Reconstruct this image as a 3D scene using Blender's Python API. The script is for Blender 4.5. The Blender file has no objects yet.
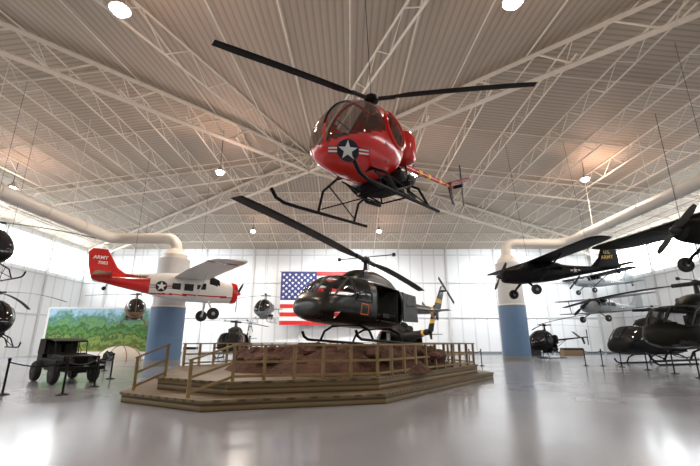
import bpy, bmesh, math, random
from mathutils import Vector, Matrix, Euler
from mathutils.bvhtree import BVHTree
R=math.radians; PI=math.pi
random.seed(4)
sc=bpy.context.scene; COL=sc.collection
F=390.0; CH=1.5; TH=math.atan(108/F); ST,CT=math.sin(TH),math.cos(TH)
def ray(px,py):
    cx=(px-350)/F; cy=(233-py)/F
    return Vector((cx,CT-cy*ST,ST+cy*CT))
def at_y(px,py,Y):
    d=ray(px,py); return Vector((0,0,CH))+d*(Y/d.y)
def at_z(px,py,z):
    d=ray(px,py); return Vector((0,0,CH))+d*((z-CH)/d.z)
# ---------------------------------------------------------------- materials
def mat(name,col,rough=.5,metal=0,var=.12,vs=3.0,bump=0,bs=30,coat=0,emit=None,es=1,spec=.5,col2=None,alpha=1):
    m=bpy.data.materials.new(name); m.use_nodes=True; nt=m.node_tree; b=nt.nodes['Principled BSDF']
    b.inputs['Roughness'].default_value=rough; b.inputs['Metallic'].default_value=metal; b.inputs['Alpha'].default_value=alpha
    b.inputs['Coat Weight'].default_value=coat; b.inputs['Coat Roughness'].default_value=.08
    b.inputs['Specular IOR Level'].default_value=spec
    if emit:
        b.inputs['Emission Color'].default_value=(*emit,1); b.inputs['Emission Strength'].default_value=es
    tc=nt.nodes.new('ShaderNodeTexCoord'); n=nt.nodes.new('ShaderNodeTexNoise'); n.inputs['Scale'].default_value=vs; n.inputs['Detail'].default_value=5
    nt.links.new(tc.outputs['Object'],n.inputs['Vector'])
    mx=nt.nodes.new('ShaderNodeMix'); mx.data_type='RGBA'
    mx.inputs[6].default_value=(*[max(0,c*(1-var)) for c in col],1); mx.inputs[7].default_value=(*[min(1,c*(1+var)) for c in col],1)
    if col2:
        mx.inputs[6].default_value=(*col,1); mx.inputs[7].default_value=(*col2,1)
        r_=nt.nodes.new('ShaderNodeMapRange'); r_.inputs[1].default_value=.46; r_.inputs[2].default_value=.54; nt.links.new(n.outputs['Fac'],r_.inputs[0]); nt.links.new(r_.outputs[0],mx.inputs[0])
    else: nt.links.new(n.outputs['Fac'],mx.inputs[0])
    nt.links.new(mx.outputs[2],b.inputs['Base Color'])
    if bump:
        n2=nt.nodes.new('ShaderNodeTexNoise'); n2.inputs['Scale'].default_value=bs; nt.links.new(tc.outputs['Object'],n2.inputs['Vector'])
        bp=nt.nodes.new('ShaderNodeBump'); bp.inputs['Strength'].default_value=bump; bp.inputs['Distance'].default_value=.08
        nt.links.new(n2.outputs['Fac'],bp.inputs['Height']); nt.links.new(bp.outputs['Normal'],b.inputs['Normal'])
    return m
def ribbed(name,c1,c2,axis,period,rough=.6,dist=.05,strength=.6,p0=.08,p1=.4):
    m=bpy.data.materials.new(name); m.use_nodes=True; nt=m.node_tree; b=nt.nodes['Principled BSDF']; b.inputs['Roughness'].default_value=rough
    tc=nt.nodes.new('ShaderNodeTexCoord'); w=nt.nodes.new('ShaderNodeTexWave'); w.wave_type='BANDS'; w.bands_direction=axis; w.wave_profile='SIN'
    w.inputs['Scale'].default_value=.314159/period; w.inputs['Distortion'].default_value=0
    nt.links.new(tc.outputs['Object'],w.inputs['Vector'])
    rp=nt.nodes.new('ShaderNodeValToRGB'); rp.color_ramp.elements[0].position=p0; rp.color_ramp.elements[0].color=(*c1,1); rp.color_ramp.elements[1].position=p1; rp.color_ramp.elements[1].color=(*c2,1)
    nt.links.new(w.outputs['Fac'],rp.inputs[0]); nt.links.new(rp.outputs[0],b.inputs['Base Color'])
    if strength:
        bp=nt.nodes.new('ShaderNodeBump'); bp.inputs['Strength'].default_value=strength; bp.inputs['Distance'].default_value=dist
        nt.links.new(w.outputs['Fac'],bp.inputs['Height']); nt.links.new(bp.outputs['Normal'],b.inputs['Normal'])
    return m
M={}
M['deckX']=ribbed('roof_deck_x',(.40,.335,.265),(.51,.445,.365),'X',.32,.6,.03,.35)
M['deckY']=ribbed('roof_deck_y',(.40,.335,.265),(.51,.445,.365),'Y',.32,.6,.03,.35)
M['wallX']=ribbed('wall_panel_x',(.62,.65,.67),(.79,.81,.82),'X',1.5,.55,.01,.15,.0,.06)
M['wallY']=ribbed('wall_panel_y',(.62,.65,.67),(.79,.81,.82),'Y',1.5,.55,.01,.15,.0,.06)
M['steel']=mat('white_steel',(.78,.73,.64),.5)
M['wsteel']=mat('wall_steel',(.60,.62,.63),.5)
M['white']=mat('white_paint',(.82,.82,.80),.3,coat=.3,var=.04)
M['duct']=mat('duct_white',(.70,.67,.61),.4,var=.04)
M['shaft']=mat('pillar_grey',(.52,.53,.53),.5,var=.04)
M['red']=mat('red_paint',(.62,.015,.012),.2,coat=.6,var=.08)
M['orange']=mat('orange_paint',(.75,.20,.03),.4)
M['yellow']=mat('yellow_paint',(.85,.50,.04),.4)
M['black']=mat('black_paint',(.006,.006,.007),.5,spec=.15)
M['blade']=mat('rotor_blade_black',(.010,.010,.012),.5,spec=.2)
M['olive']=mat('olive_drab',(.009,.010,.007),.55,spec=.15)
M['camo']=mat('dark_camouflage',(.004,.004,.004),.32,spec=.5,coat=.12,vs=1.3,col2=(.011,.011,.006))
M['frame']=mat('window_frame_olive',(.022,.023,.014),.45)
M['dolive']=mat('dark_olive',(.005,.006,.004),.5,spec=.15)
M['glass']=mat('dark_glass',(.012,.013,.015),.05,spec=.5)
M['hglass']=mat('clear_cockpit_glass',(.02,.024,.024),.04,spec=.7,alpha=.55)
M['lglass']=mat('clear_bubble_glass',(.12,.055,.045),.05,spec=.9,alpha=.48)
M['metal']=mat('dull_metal',(.35,.35,.36),.35,.9)
M['dmetal']=mat('dark_metal',(.03,.03,.034),.45,.5)
M['rubber']=mat('rubber',(.015,.015,.015),.8)
M['tan']=mat('tan_paint',(.22,.13,.06),.5)
M['grey']=mat('grey_paint',(.22,.24,.25),.4)
M['blue']=mat('blue_insignia',(.006,.008,.03),.4)
M['fblue']=mat('flag_blue',(.02,.03,.16),.6)
M['iwhite']=mat('insignia_white',(.85,.85,.83),.4,var=.02)
M['ired']=mat('insignia_red',(.6,.02,.02),.4)
M['pblue']=mat('pillar_blue',(.11,.20,.34),.5,var=.06)
M['canvas']=mat('canvas',(.02,.02,.014),.9)
M['dome']=mat('pale_fabric',(.60,.57,.50),.8)
M['earth']=mat('mound_earth',(.085,.038,.024),.95,var=.85,vs=3.2,bump=1,bs=7)
M['rock']=mat('rock',(.11,.055,.038),.9,var=.7,vs=4,bump=.8,bs=14)
M['bulb']=mat('bulb',(1,1,1),.5,emit=(1,.93,.82),es=70)
M['sky_window']=mat('daylight_window',(1,1,1),.4,emit=(.93,.97,1),es=7.5)
M['text_y']=mat('lettering_yellow',(.9,.6,.05),.5)
M['text_b']=mat('lettering_black',(.02,.02,.02),.4)
def wood(name,c,ax):
    m=ribbed(name,tuple(k*.35 for k in c),c,ax,.15,.5,.02,.4)
    nt=m.node_tree; b=nt.nodes['Principled BSDF']; tc=[n for n in nt.nodes if n.type=='TEX_COORD'][0]
    rp=[n for n in nt.nodes if n.type=='VALTORGB'][0]
    nz=nt.nodes.new('ShaderNodeTexNoise'); nz.inputs['Scale'].default_value=1.7; nz.inputs['Detail'].default_value=8
    nt.links.new(tc.outputs['Object'],nz.inputs['Vector'])
    mx=nt.nodes.new('ShaderNodeMix'); mx.data_type='RGBA'; mx.blend_type='MULTIPLY'; mx.inputs[0].default_value=.7
    r2=nt.nodes.new('ShaderNodeValToRGB'); r2.color_ramp.elements[0].color=(.55,.5,.45,1); r2.color_ramp.elements[0].position=.35; r2.color_ramp.elements[1].position=.65
    nt.links.new(nz.outputs['Fac'],r2.inputs[0]); nt.links.new(rp.outputs[0],mx.inputs[6]); nt.links.new(r2.outputs[0],mx.inputs[7]); nt.links.new(mx.outputs[2],b.inputs['Base Color'])
    return m
M['plank']=wood('deck_planks',(.22,.165,.085),'Y')
M['timber']=mat('timber_post',(.235,.165,.072),.55,var=.35,vs=6)
M['riser']=ribbed('riser_boards',(.055,.036,.016),(.205,.145,.062),'Z',.13,.55,.02,.5)
fm=mat('polished_concrete',(.285,.30,.335),.16,var=.14,vs=.3); M['floor']=fm
nt=fm.node_tree; b=nt.nodes['Principled BSDF']; tc=[n for n in nt.nodes if n.type=='TEX_COORD'][0]
n=nt.nodes.new('ShaderNodeTexNoise'); n.inputs['Scale'].default_value=.5; n.inputs['Detail'].default_value=6
nt.links.new(tc.outputs['Object'],n.inputs['Vector'])
mr=nt.nodes.new('ShaderNodeMapRange'); mr.inputs[3].default_value=.10; mr.inputs[4].default_value=.28
nt.links.new(n.outputs['Fac'],mr.inputs[0]); nt.links.new(mr.outputs[0],b.inputs['Roughness']); b.inputs['Specular IOR Level'].default_value=.75
mm=bpy.data.materials.new('mural_paint'); mm.use_nodes=True; nt=mm.node_tree; b=nt.nodes['Principled BSDF']
tc=nt.nodes.new('ShaderNodeTexCoord'); n=nt.nodes.new('ShaderNodeTexNoise'); n.inputs['Scale'].default_value=.8; n.inputs['Detail'].default_value=12; n.inputs['Roughness'].default_value=.75
sp=nt.nodes.new('ShaderNodeSeparateXYZ'); nt.links.new(tc.outputs['Object'],n.inputs['Vector']); nt.links.new(tc.outputs['Object'],sp.inputs[0])
ma=nt.nodes.new('ShaderNodeMath'); ma.operation='MULTIPLY_ADD'; ma.inputs[1].default_value=.24; nt.links.new(sp.outputs['Z'],ma.inputs[0])
mb_=nt.nodes.new('ShaderNodeMath'); mb_.operation='MULTIPLY_ADD'; mb_.inputs[1].default_value=1.2; mb_.inputs[2].default_value=-.74; nt.links.new(n.outputs['Fac'],mb_.inputs[0]); nt.links.new(mb_.outputs[0],ma.inputs[2])
rp=nt.nodes.new('ShaderNodeValToRGB'); E=rp.color_ramp.elements
E[0].position=0; E[0].color=(.26,.30,.07,1); E[1].position=1; E[1].color=(.40,.65,.85,1)
for p,c in ((.12,(.05,.10,.02)),(.22,(.25,.38,.08)),(.30,(.02,.07,.02)),(.40,(.12,.30,.06)),(.50,(.02,.10,.03)),(.60,(.16,.36,.14)),(.68,(.06,.20,.12)),(.76,(.16,.36,.36)),(.84,(.34,.58,.76))):
    e=E.new(p); e.color=(*c,1)
nt.links.new(ma.outputs[0],rp.inputs[0]); nt.links.new(rp.outputs[0],b.inputs['Base Color']); b.inputs['Roughness'].default_value=.6; M['mural']=mm
# ---------------------------------------------------------------- mesh tools
def foil(u,T): return 5*T*(.2969*math.sqrt(u)-.126*u-.3516*u*u+.2843*u**3-.1015*u**4)
class MB:
    def __init__(s): s.v=[]; s.f=[]
    def add(s,vs,fs,mx=None):
        k=len(s.v); s.v+=[(mx@Vector(v)) if mx else Vector(v) for v in vs]; s.f+=[[i+k for i in f] for f in fs]; return s
    def box(s,c,d,rot=None):
        x,y,z=[q/2 for q in d]; vs=[(a,b_,e) for a in(-x,x) for b_ in(-y,y) for e in(-z,z)]
        mx=Matrix.Translation(c)@(Euler(rot).to_matrix().to_4x4() if rot else Matrix())
        return s.add(vs,[(0,1,3,2),(4,6,7,5),(0,4,5,1),(2,3,7,6),(0,2,6,4),(1,5,7,3)],mx)
    def loft(s,rings,cap=True,closed=True):
        n=len(rings[0]); vs=[p for r in rings for p in r]; fs=[]
        for i in range(len(rings)-1):
            for j in range(n if closed else n-1):
                a=i*n+j; b_=i*n+(j+1)%n; fs.append((a,b_,b_+n,a+n))
        if cap: fs.append(tuple(range(n))[::-1]); fs.append(tuple(range((len(rings)-1)*n,len(rings)*n)))
        return s.add(vs,fs)
    def tube(s,p0,p1,r0,r1=None,n=10): return s.path([p0,p1],[r0,r0 if r1 is None else r1],n)
    def path(s,pts,r,n=8):
        pts=[Vector(p) for p in pts]; rr=r if isinstance(r,(list,tuple)) else [r]*len(pts); rings=[]
        up=None
        for i,p in enumerate(pts):
            t=(pts[min(i+1,len(pts)-1)]-pts[max(i-1,0)]).normalized()
            if up is None:
                up=Vector((0,0,1)) if abs(t.z)<.9 else Vector((1,0,0))
            a=t.cross(up).normalized(); up=a.cross(t).normalized()
            rings.append([p+(a*math.cos(2*PI*k/n)+up*math.sin(2*PI*k/n))*rr[i] for k in range(n)])
        return s.loft(rings)
    def lathe(s,prof,c=(0,0,0),ax='z',n=20):
        rings=[]
        for r,h in prof:
            ring=[]
            for k in range(n):
                a=2*PI*k/n; x,y=r*math.cos(a),r*math.sin(a)
                ring.append(Vector(c)+Vector({'z':(x,y,h),'x':(h,x,y),'y':(x,h,y)}[ax]))
            rings.append(ring)
        return s.loft(rings)
    def prism(s,poly,ax,a,b_):
        def mp(p,t): return {'x':(t,p[0],p[1]),'y':(p[0],t,p[1]),'z':(p[0],p[1],t)}[ax]
        return s.loft([[mp(p,a) for p in poly],[mp(p,b_) for p in poly]])
    def wing(s,st,T=.12,ax='z'):
        us=[0,.02,.08,.2,.4,.6,.8,1]; rings=[]
        for (x,y,z,c) in st:
            up=[(x-u*c,foil(u,T)*c) for u in us]; dn=[(x-u*c,-foil(u,T)*c*.6-.004) for u in us[::-1][:-1]]
            rings.append([Vector((px,y,z+o)) if ax=='z' else Vector((px,y+o,z)) for px,o in up+dn])
        return s.loft(rings)
    def blade(s,c,ang,r0,r1,ch,droop=.3,cone=0,T=.1):
        c=Vector(c); d=Vector((math.cos(ang),math.sin(ang),0)); q=Vector((-math.sin(ang),math.cos(ang),0)); rings=[]
        for k in range(9):
            u=k/8; r=r0+(r1-r0)*u; p=c+d*r+Vector((0,0,cone*u-droop*u*u)); cc=ch*(.6 if k==0 else 1)*(.85 if k==8 else 1)
            rings.append([p+q*cc*a+Vector((0,0,cc*T*h)) for a,h in((.3,0),(.22,.45),(0,.5),(-.4,.25),(-.7,0),(-.4,-.2),(0,-.3),(.22,-.3))])
        return s.loft(rings)
    def build(s,name,m,parent=None,smooth=True,ang=35,bevel=0):
        me=bpy.data.meshes.new(name); me.from_pydata([tuple(v) for v in s.v],[],[list(f) for f in s.f]); me.validate()
        bm=bmesh.new(); bm.from_mesh(me); bmesh.ops.remove_doubles(bm,verts=bm.verts,dist=1e-5); bmesh.ops.recalc_face_normals(bm,faces=bm.faces); bm.to_mesh(me); bm.free()
        me.materials.append(M[m] if isinstance(m,str) else m)
        if smooth:
            me.polygons.foreach_set('use_smooth',[True]*len(me.polygons)); me.set_sharp_from_angle(angle=R(ang))
        o=bpy.data.objects.new(name,me); COL.objects.link(o)
        if parent: o.parent=parent
        if bevel:
            bv=o.modifiers.new('b','BEVEL'); bv.width=bevel; bv.segments=2; bv.limit_method='ANGLE'
        return o
def tag(o,label,cat,group=None):
    o['label']=label; o['category']=cat
    if group: o['group']=group
    return o
def thing(name,label,cat,loc=(0,0,0),rz=0,group=None,rot=None,scale=1):
    o=bpy.data.objects.new(name,None); COL.objects.link(o); o.location=loc
    o.rotation_euler=rot if rot else (0,0,rz); o.scale=(scale,)*3; o.empty_display_size=.2
    return tag(o,label,cat,group)
def struct(o): o['kind']='structure'; return o
class Hull:
    def __init__(s,secs):
        s.s=sorted([tuple(q)+((2,) if len(q)==5 else ()) for q in secs]); S=s.s; n=len(S); s.m=[]
        for i in range(n):
            row=[]
            for k in range(1,6):
                d=lambda a,b_:(S[b_][k]-S[a][k])/(S[b_][0]-S[a][0])
                if i==0: row.append(d(0,1))
                elif i==n-1: row.append(d(n-2,n-1))
                else:
                    a,b_=d(i-1,i),d(i,i+1); row.append(0 if a*b_<=0 else 2*a*b_/(a+b_))
            s.m.append(row)
    def P(s,x):
        S=s.s; x=max(S[0][0],min(S[-1][0],x)); i=0
        while i<len(S)-2 and x>S[i+1][0]: i+=1
        h=S[i+1][0]-S[i][0]; t=(x-S[i][0])/h; out=[]
        for k in range(5):
            a,b_=S[i][k+1],S[i+1][k+1]; ma,mb=s.m[i][k]*h,s.m[i+1][k]*h
            out.append((2*t**3-3*t*t+1)*a+(t**3-2*t*t+t)*ma+(3*t*t-2*t**3)*b_+(t**3-t*t)*mb)
        return out
    def ring(s,x,n):
        zc,w,ht,hb,e=s.P(x); r=[]
        for k in range(n):
            a=2*PI*(k+.5)/n; c,q=math.cos(a),math.sin(a); f=2/e
            r.append(Vector((x,w*math.copysign(abs(c)**f,c),zc+(ht if q>0 else hb)*math.copysign(abs(q)**f,q))))
        return r
    def side_y(s,x,z):
        zc,w,ht,hb,e=s.P(x); u=abs(z-zc)/(ht if z>zc else hb)
        return 0 if u>=1 else w*(1-u**e)**(1/e)
    def top_z(s,x,y):
        zc,w,ht,hb,e=s.P(x); u=abs(y)/w
        return zc if u>=1 else zc+ht*(1-u**e)**(1/e)
    def xs(s,dx):
        xs=[]
        for a,b_ in zip(s.s[:-1],s.s[1:]):
            k=max(2,int((b_[0]-a[0])/dx)); xs+=[a[0]+(b_[0]-a[0])*i/k for i in range(k)]
        return xs+[s.s[-1][0]]
    def bvh(s):
        rings=[s.ring(x,64) for x in s.xs(.04)]; m=MB().loft(rings); return BVHTree.FromPolygons(m.v,m.f)
    def parts(s,n,dx,cls):
        xs=s.xs(dx); rings=[s.ring(x,n) for x in xs]; D={}
        for i in range(len(xs)-1):
            for j in range(n):
                q=[rings[i][j],rings[i][(j+1)%n],rings[i+1][(j+1)%n],rings[i+1][j]]; c=(q[0]+q[1]+q[2]+q[3])/4
                key=cls(c.x,c.y,c.z)
                if key is None: continue
                D.setdefault(key,MB()).add(q,[(0,1,2,3)])
        base=cls(xs[0],0,0); D.setdefault(base,MB()).add(rings[0],[tuple(range(n))]); D.setdefault(cls(xs[-1],0,0),MB()).add(rings[-1],[tuple(range(n))])
        return D
def fan(pts,cx,cz,rings=5):
    n=len(pts); vs=[(cx,cz)]
    for k in range(1,rings+1): vs+=[(cx+(p[0]-cx)*k/rings,cz+(p[1]-cz)*k/rings) for p in pts]
    fs=[(0,1+j,1+(j+1)%n) for j in range(n)]
    for k in range(rings-1):
        for j in range(n):
            a=1+k*n+j; b_=1+k*n+(j+1)%n; fs.append((a,b_,b_+n,a+n))
    return vs,fs
def decal(mb,surf,side,pts,cx,cz,off,rings=5):
    vs,fs=fan(pts,cx,cz,rings); mb.add([(x,side*(surf(x,z)+off),z) for x,z in vs],fs)
def circ(cx,cz,r,n=28): return [(cx+r*math.cos(2*PI*k/n),cz+r*math.sin(2*PI*k/n)) for k in range(n)]
def rect(cx,cz,w,h): return [(cx+w*a,cz+h*b_) for a,b_ in((-.5,-.5),(-.25,-.5),(0,-.5),(.25,-.5),(.5,-.5),(.5,.5),(.25,.5),(0,.5),(-.25,.5),(-.5,.5))]
def star(cx,cz,r):
    return [(cx+(r if k%2==0 else r*.4)*math.sin(PI*k/5),cz+(r if k%2==0 else r*.4)*math.cos(PI*k/5)) for k in range(10)]
def insignia(parent,put,r,cx=0,cz=0):
    A=MB(); put(A,rect(cx,cz,r*4.2,r*.72),(cx,cz),.004); put(A,circ(cx,cz,r*1.1),(cx,cz),.006); a=A.build('insignia','blue',parent)
    B=MB(); put(B,star(cx,cz,r),(cx,cz),.011); B.build('star','iwhite',a)
    for sg in(-1,1):
        B=MB(); put(B,rect(cx+sg*r*1.55,cz,r*.95,r*.5),(cx+sg*r*1.55,cz),.010); B.build('white_bar','iwhite',a)
        C=MB(); put(C,rect(cx+sg*r*1.55,cz,r*.95,r*.17),(cx+sg*r*1.55,cz),.014); C.build('red_bar','ired',a)
def side_put(surf,side): return lambda mb,pts,c_,off: decal(mb,surf,side,pts,c_[0],c_[1],off)
def ray_put(bv,P,nrm,tilt=0):
    P=Vector(P); nrm=Vector(nrm).normalized(); r=Vector((-nrm.y,nrm.x,0)).normalized(); u=nrm.cross(r).normalized()
    r,u=r*math.cos(tilt)+u*math.sin(tilt),u*math.cos(tilt)-r*math.sin(tilt)
    def f(mb,pts,c_,off):
        vs,fs=fan(pts,*c_); out=[]
        for a,b_ in vs:
            o=P+r*a+u*b_+nrm*1.5; h=bv.ray_cast(o,-nrm,3)[0]; out.append((h if h else P+r*a+u*b_)+nrm*off)
        mb.add(out,fs)
    return f
def text_geo(s,size):
    cu=bpy.data.curves.new('t','FONT'); cu.body=s; cu.size=size; cu.align_x='CENTER'; cu.align_y='CENTER'; cu.resolution_u=3; cu.offset=.008*size/.3
    o=bpy.data.objects.new('t',cu); COL.objects.link(o); dg=bpy.context.evaluated_depsgraph_get(); dg.update()
    me=bpy.data.meshes.new_from_object(o.evaluated_get(dg)); vs=[tuple(v.co) for v in me.vertices]; fs=[tuple(p.vertices) for p in me.polygons]
    bpy.data.objects.remove(o); bpy.data.curves.remove(cu); bpy.data.meshes.remove(me); return vs,fs
def lettering(parent,surf,side,s,cx,cz,size,m,off=.012,name='lettering'):
    vs,fs=text_geo(s,size); dx=-1 if side>0 else 1
    b_=MB().add([(cx+dx*v[0],side*(surf(cx+dx*v[0],cz+v[1])+off),cz+v[1]) for v in vs],fs); return b_.build(name,m,parent,smooth=False)
# ---------------------------------------------------------------- room
XL,XR,Y0,Y1,ZE=-33,33,-10,48,12.7; AX,AY,AZ=-3.5,31.0,17.2
def H(x,y):
    k=AZ-ZE
    return ZE+k*min((x-XL)/(AX-XL),(XR-x)/(XR-AX),(Y1-y)/(Y1-AY),(y-Y0)/(AY-Y0))
struct(MB().box(((XL+XR)/2,(Y0+Y1)/2,-.1),(XR-XL+.4,Y1-Y0+.4,.2)).build('floor','floor',smooth=False))
ap=(AX,AY,AZ); c=[(XL,Y0,ZE),(XR,Y0,ZE),(XR,Y1,ZE),(XL,Y1,ZE)]
struct(MB().add([c[0],c[1],ap,c[2],c[3]],[(0,1,2),(3,4,2)]).build('ceiling','deckX',smooth=False))
struct(MB().add([c[1],c[2],ap,c[3],c[0]],[(0,1,2),(3,4,2)]).build('ceiling','deckY',smooth=False))
struct(MB().box(((XL+XR)/2,Y1+.1,ZE/2),(XR-XL,.2,ZE)).build('wall_back','wallX',smooth=False))
struct(MB().box(((XL+XR)/2,Y0-.1,ZE/2),(XR-XL,.2,ZE)).build('wall_front','wallX',smooth=False))
struct(MB().box((XL-.1,(Y0+Y1)/2,ZE/2),(.2,Y1-Y0,ZE)).build('wall_left','wallY',smooth=False))
struct(MB().box((XR+.1,(Y0+Y1)/2,ZE/2),(.2,Y1-Y0,ZE)).build('wall_right','wallY',smooth=False))
struct(MB().box((0,Y1-.04,.15),(XR-XL,.08,.3)).build('baseboard_back','grey',smooth=False))
g=MB()
for z in (4.2,8.4,11.9): g.box((0,Y1-.06,z),(XR-XL,.1,.12))
for x in range(-30,33,6): g.box((x,Y1-.1,ZE/2),(.2,.2,ZE))
struct(g.build('trim_1','wsteel',smooth=False))
g=MB()
for sx in(XL+.08,XR-.08):
    for z in (4.2,8.4): g.box((sx,(Y0+Y1)/2,z),(.12,Y1-Y0,.12))
    for y in range(-6,48,6): g.box((sx,y,ZE/2),(.2,.2,ZE))
struct(g.build('trim_2','wsteel',smooth=False))
k=0
for sx in(XL+.03,XR-.03):
    for y in range(3,46,6):
        k+=1; struct(MB().box((sx,y,10.5),(.04,5.4,3.2)).build('window_%d'%k,'sky_window',smooth=False))
def truss(p0,p1,depth,panel,name,rc=.045,rw=.024,drop=.12):
    p0,p1=Vector(p0),Vector(p1); L=(p1-p0).length
    if L<2: return
    n_=max(2,int(L/panel)); t=MB(); up=Vector((0,0,-drop)); dn=Vector((0,0,-depth))
    t.tube(p0+up,p1+up,rc,n=4); t.tube(p0+dn,p1+dn,rc,n=4)
    for i in range(n_):
        a=p0.lerp(p1,i/n_); m_=p0.lerp(p1,(i+.5)/n_); b_=p0.lerp(p1,(i+1)/n_)
        t.tube(a+up,m_+dn,rw,n=4); t.tube(m_+dn,b_+up,rw,n=4)
    return struct(t.build(name,'steel',smooth=False))
kk=AZ-ZE
for i in range(1,13):
    u=i/13; z=ZE+kk*u
    xl=XL+(AX-XL)*u; xr=XR-(XR-AX)*u; yf=Y1-(Y1-AY)*u; yn=Y0+(AY-Y0)*u
    truss((xl,yn,z),(xl,yf,z),1.1,2.2,'ceiling_truss',.055,.026); truss((xr,yn,z),(xr,yf,z),1.1,2.2,'ceiling_truss',.055,.026)
    if i%3==0: truss((xl,yf,z),(xr,yf,z),1.1,2.2,'ceiling_truss',.05,.024)
for q in c: truss(q,ap,1.6,3.2,'ceiling_truss',.15,.055,.2)
for q in ((XL,AY,ZE),(XR,AY,ZE),(-16,Y0,ZE),(10,Y0,ZE)): truss(q,ap,1.4,3,'ceiling_truss',.07,.03)
g=MB()
for y in range(-6,48,6):
    for xe in(XL,XR):
        u=min((Y1-y)/(Y1-AY),(y-Y0)/(AY-Y0),1); xt=xe+(AX-xe)*u
        g.tube((xe,y,ZE-.14),(xt,y,ZE+kk*u-.14),.05,n=4)
for x in range(-30,33,3):
    u=min((x-XL)/(AX-XL),(XR-x)/(XR-AX),1)
    for ye in(Y0,Y1):
        yt=ye+(AY-ye)*u
        g.tube((x,ye,ZE-.14),(x,yt,ZE+kk*u-.14),.045,n=4)
struct(g.build('ceiling_bridging','steel',smooth=False))
# ---------------------------------------------------------------- pillars + ducts
def pillar(label,x,y,h,hb,r,gx,dz,ye):
    t=thing('support_pillar',label,'pillar',(x,y,0),0,None)
    MB().lathe([(r,0),(r,hb)],n=48).build('blue_base','pblue',t)
    MB().lathe([(r+.03,0),(r+.03,.35)],n=48).build('plinth','grey',t)
    MB().lathe([(r*.95,hb),(r*.95,h-.05),(r*.95,h)],n=48).build('upper_shaft','shaft',t)
    MB().lathe([(r+.03,hb-.1),(r+.03,hb)],n=48).build('band','steel',t)
    d=thing('air_duct','fat white duct curving from the '+('left' if x<0 else 'right')+' pillar top along the hall side','duct',(x,y,h))
    rr=.38; pts=[(0,0,0),(0,0,dz-.7)]
    for i in range(1,7): a=PI/2*i/6; pts.append((gx/abs(gx)*.7*(1-math.cos(a)),0,dz-.7+.7*math.sin(a)))
    L=abs(gx)
    pts.append((gx-gx/L*1.0,0,dz))
    for i in range(1,7): a=PI/2*i/6; pts.append((gx-gx/L*1.0+gx/L*1.0*math.sin(a),-1.0*(1-math.cos(a)),dz))
    pts.append((gx,ye-y,dz))
    MB().path(pts,rr,28).build('duct_run','duct',d)
    yy=-3
    while yy>ye-y: MB().tube((gx,yy,dz),(gx,yy-.08,dz),rr+.03,n=28).build('joint_band','duct',d); yy-=3
    MB().lathe([(.8,0),(.8,.3),(.42,.7)],n=32).build('collar','duct',d)
    yy=-4
    while yy>ye-y+1:
        MB().tube((gx,yy,dz+rr),(gx,yy,H(x+gx,y+yy)-h-.1),.02,n=5).build('hanger','steel',d); yy-=6
pillar('blue and white round pillar behind the white and red airplane',-11.9,26,6.8,3.7,1.05,-4.6,1.5,4)
pillar('blue and white round pillar below the black airplane nose',13.3,32.5,7.8,4.4,1.05,5.2,1.8,4)
# ---------------------------------------------------------------- lamps and added wall fill
def lamp(label,p,e,glow=.12,col=(1,.87,.74)):
    t=thing('pendant_lamp',label,'ceiling lamp',p,0,'high bay pendant lamps')
    MB().lathe([(.10,.45),(.12,.30),(.30,.12),(.36,0),(.34,0),(.1,.25)],n=24).build('shade','metal',t)
    MB().lathe([(.02,.18),(.14,.1),(.22,0),(.2,-.14),(.02,-.22)],n=16).build('bulb','bulb',t)
    MB().tube((0,0,.45),(0,0,max(.6,H(p[0],p[1])-p[2]-.05)),.02,n=6).build('cord','dmetal',t)
    l=bpy.data.lights.new('lamp_light','SPOT'); l.energy=e; l.color=col; l.shadow_soft_size=.3; l.spot_size=R(165); l.spot_blend=.4
    o=bpy.data.objects.new('lamp_light',l); COL.objects.link(o); o.parent=t; o.location=(0,0,-.35)
    l=bpy.data.lights.new('glow_light','POINT'); l.energy=e*glow; l.color=(1,.60,.44); l.shadow_soft_size=.2
    o=bpy.data.objects.new('glow_light',l); COL.objects.link(o); o.parent=t; o.location=(.6,-.3,-.4)
EL=1450
for (lb,px,py,z,gw) in (('bright pendant lamp left of the red helicopter, above the white airplane',220,172,13,.22),
    ('pendant lamp at the right, above the black airplane',585,179,13,.22),
    ('glaring pendant lamp at the left edge above the duct',12,188,12,.22),
    ('small far pendant lamp to the left over the back wall',253,231,13,.05),
    ('small far pendant lamp over the center of the back wall',379,231,13,.05),
    ('pendant lamp high in the near left roof corner',120,10,12.5,.18),
    ('pendant lamp at the top edge right of the red helicopter rotor',513,2,12.5,.10),
    ('pendant lamp just right of the red helicopter cabin',414,175,13,.08)):
    lamp(lb,at_z(px,py,z),EL,gw)
for i,(x,y) in enumerate(((-12,0),(12,0))):
    lamp(['pendant lamp behind the viewer on the left','pendant lamp behind the viewer on the right'][i],(x,y,11.5),EL*.8)
def area(loc,tgt,sx,sy,e,col):  # added fill light without a fixture, there to brighten the walls
    l=bpy.data.lights.new('wall_fill_light','AREA'); l.shape='RECTANGLE'; l.size=sx; l.size_y=sy; l.energy=e; l.color=col; l.spread=R(130)
    o=bpy.data.objects.new('wall_fill_light',l); COL.objects.link(o); o.location=loc; o.rotation_euler=(Vector(tgt)-Vector(loc)).to_track_quat('-Z','Y').to_euler()
for x in(-20,0,20): area((x,41,12.0),(x,48,4),10,.6,1000,(.93,.97,1))
for s_ in(-1,1): area((s_*27,30,11.5),(s_*33,30,5),.6,24,800,(.93,.97,1))
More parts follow.
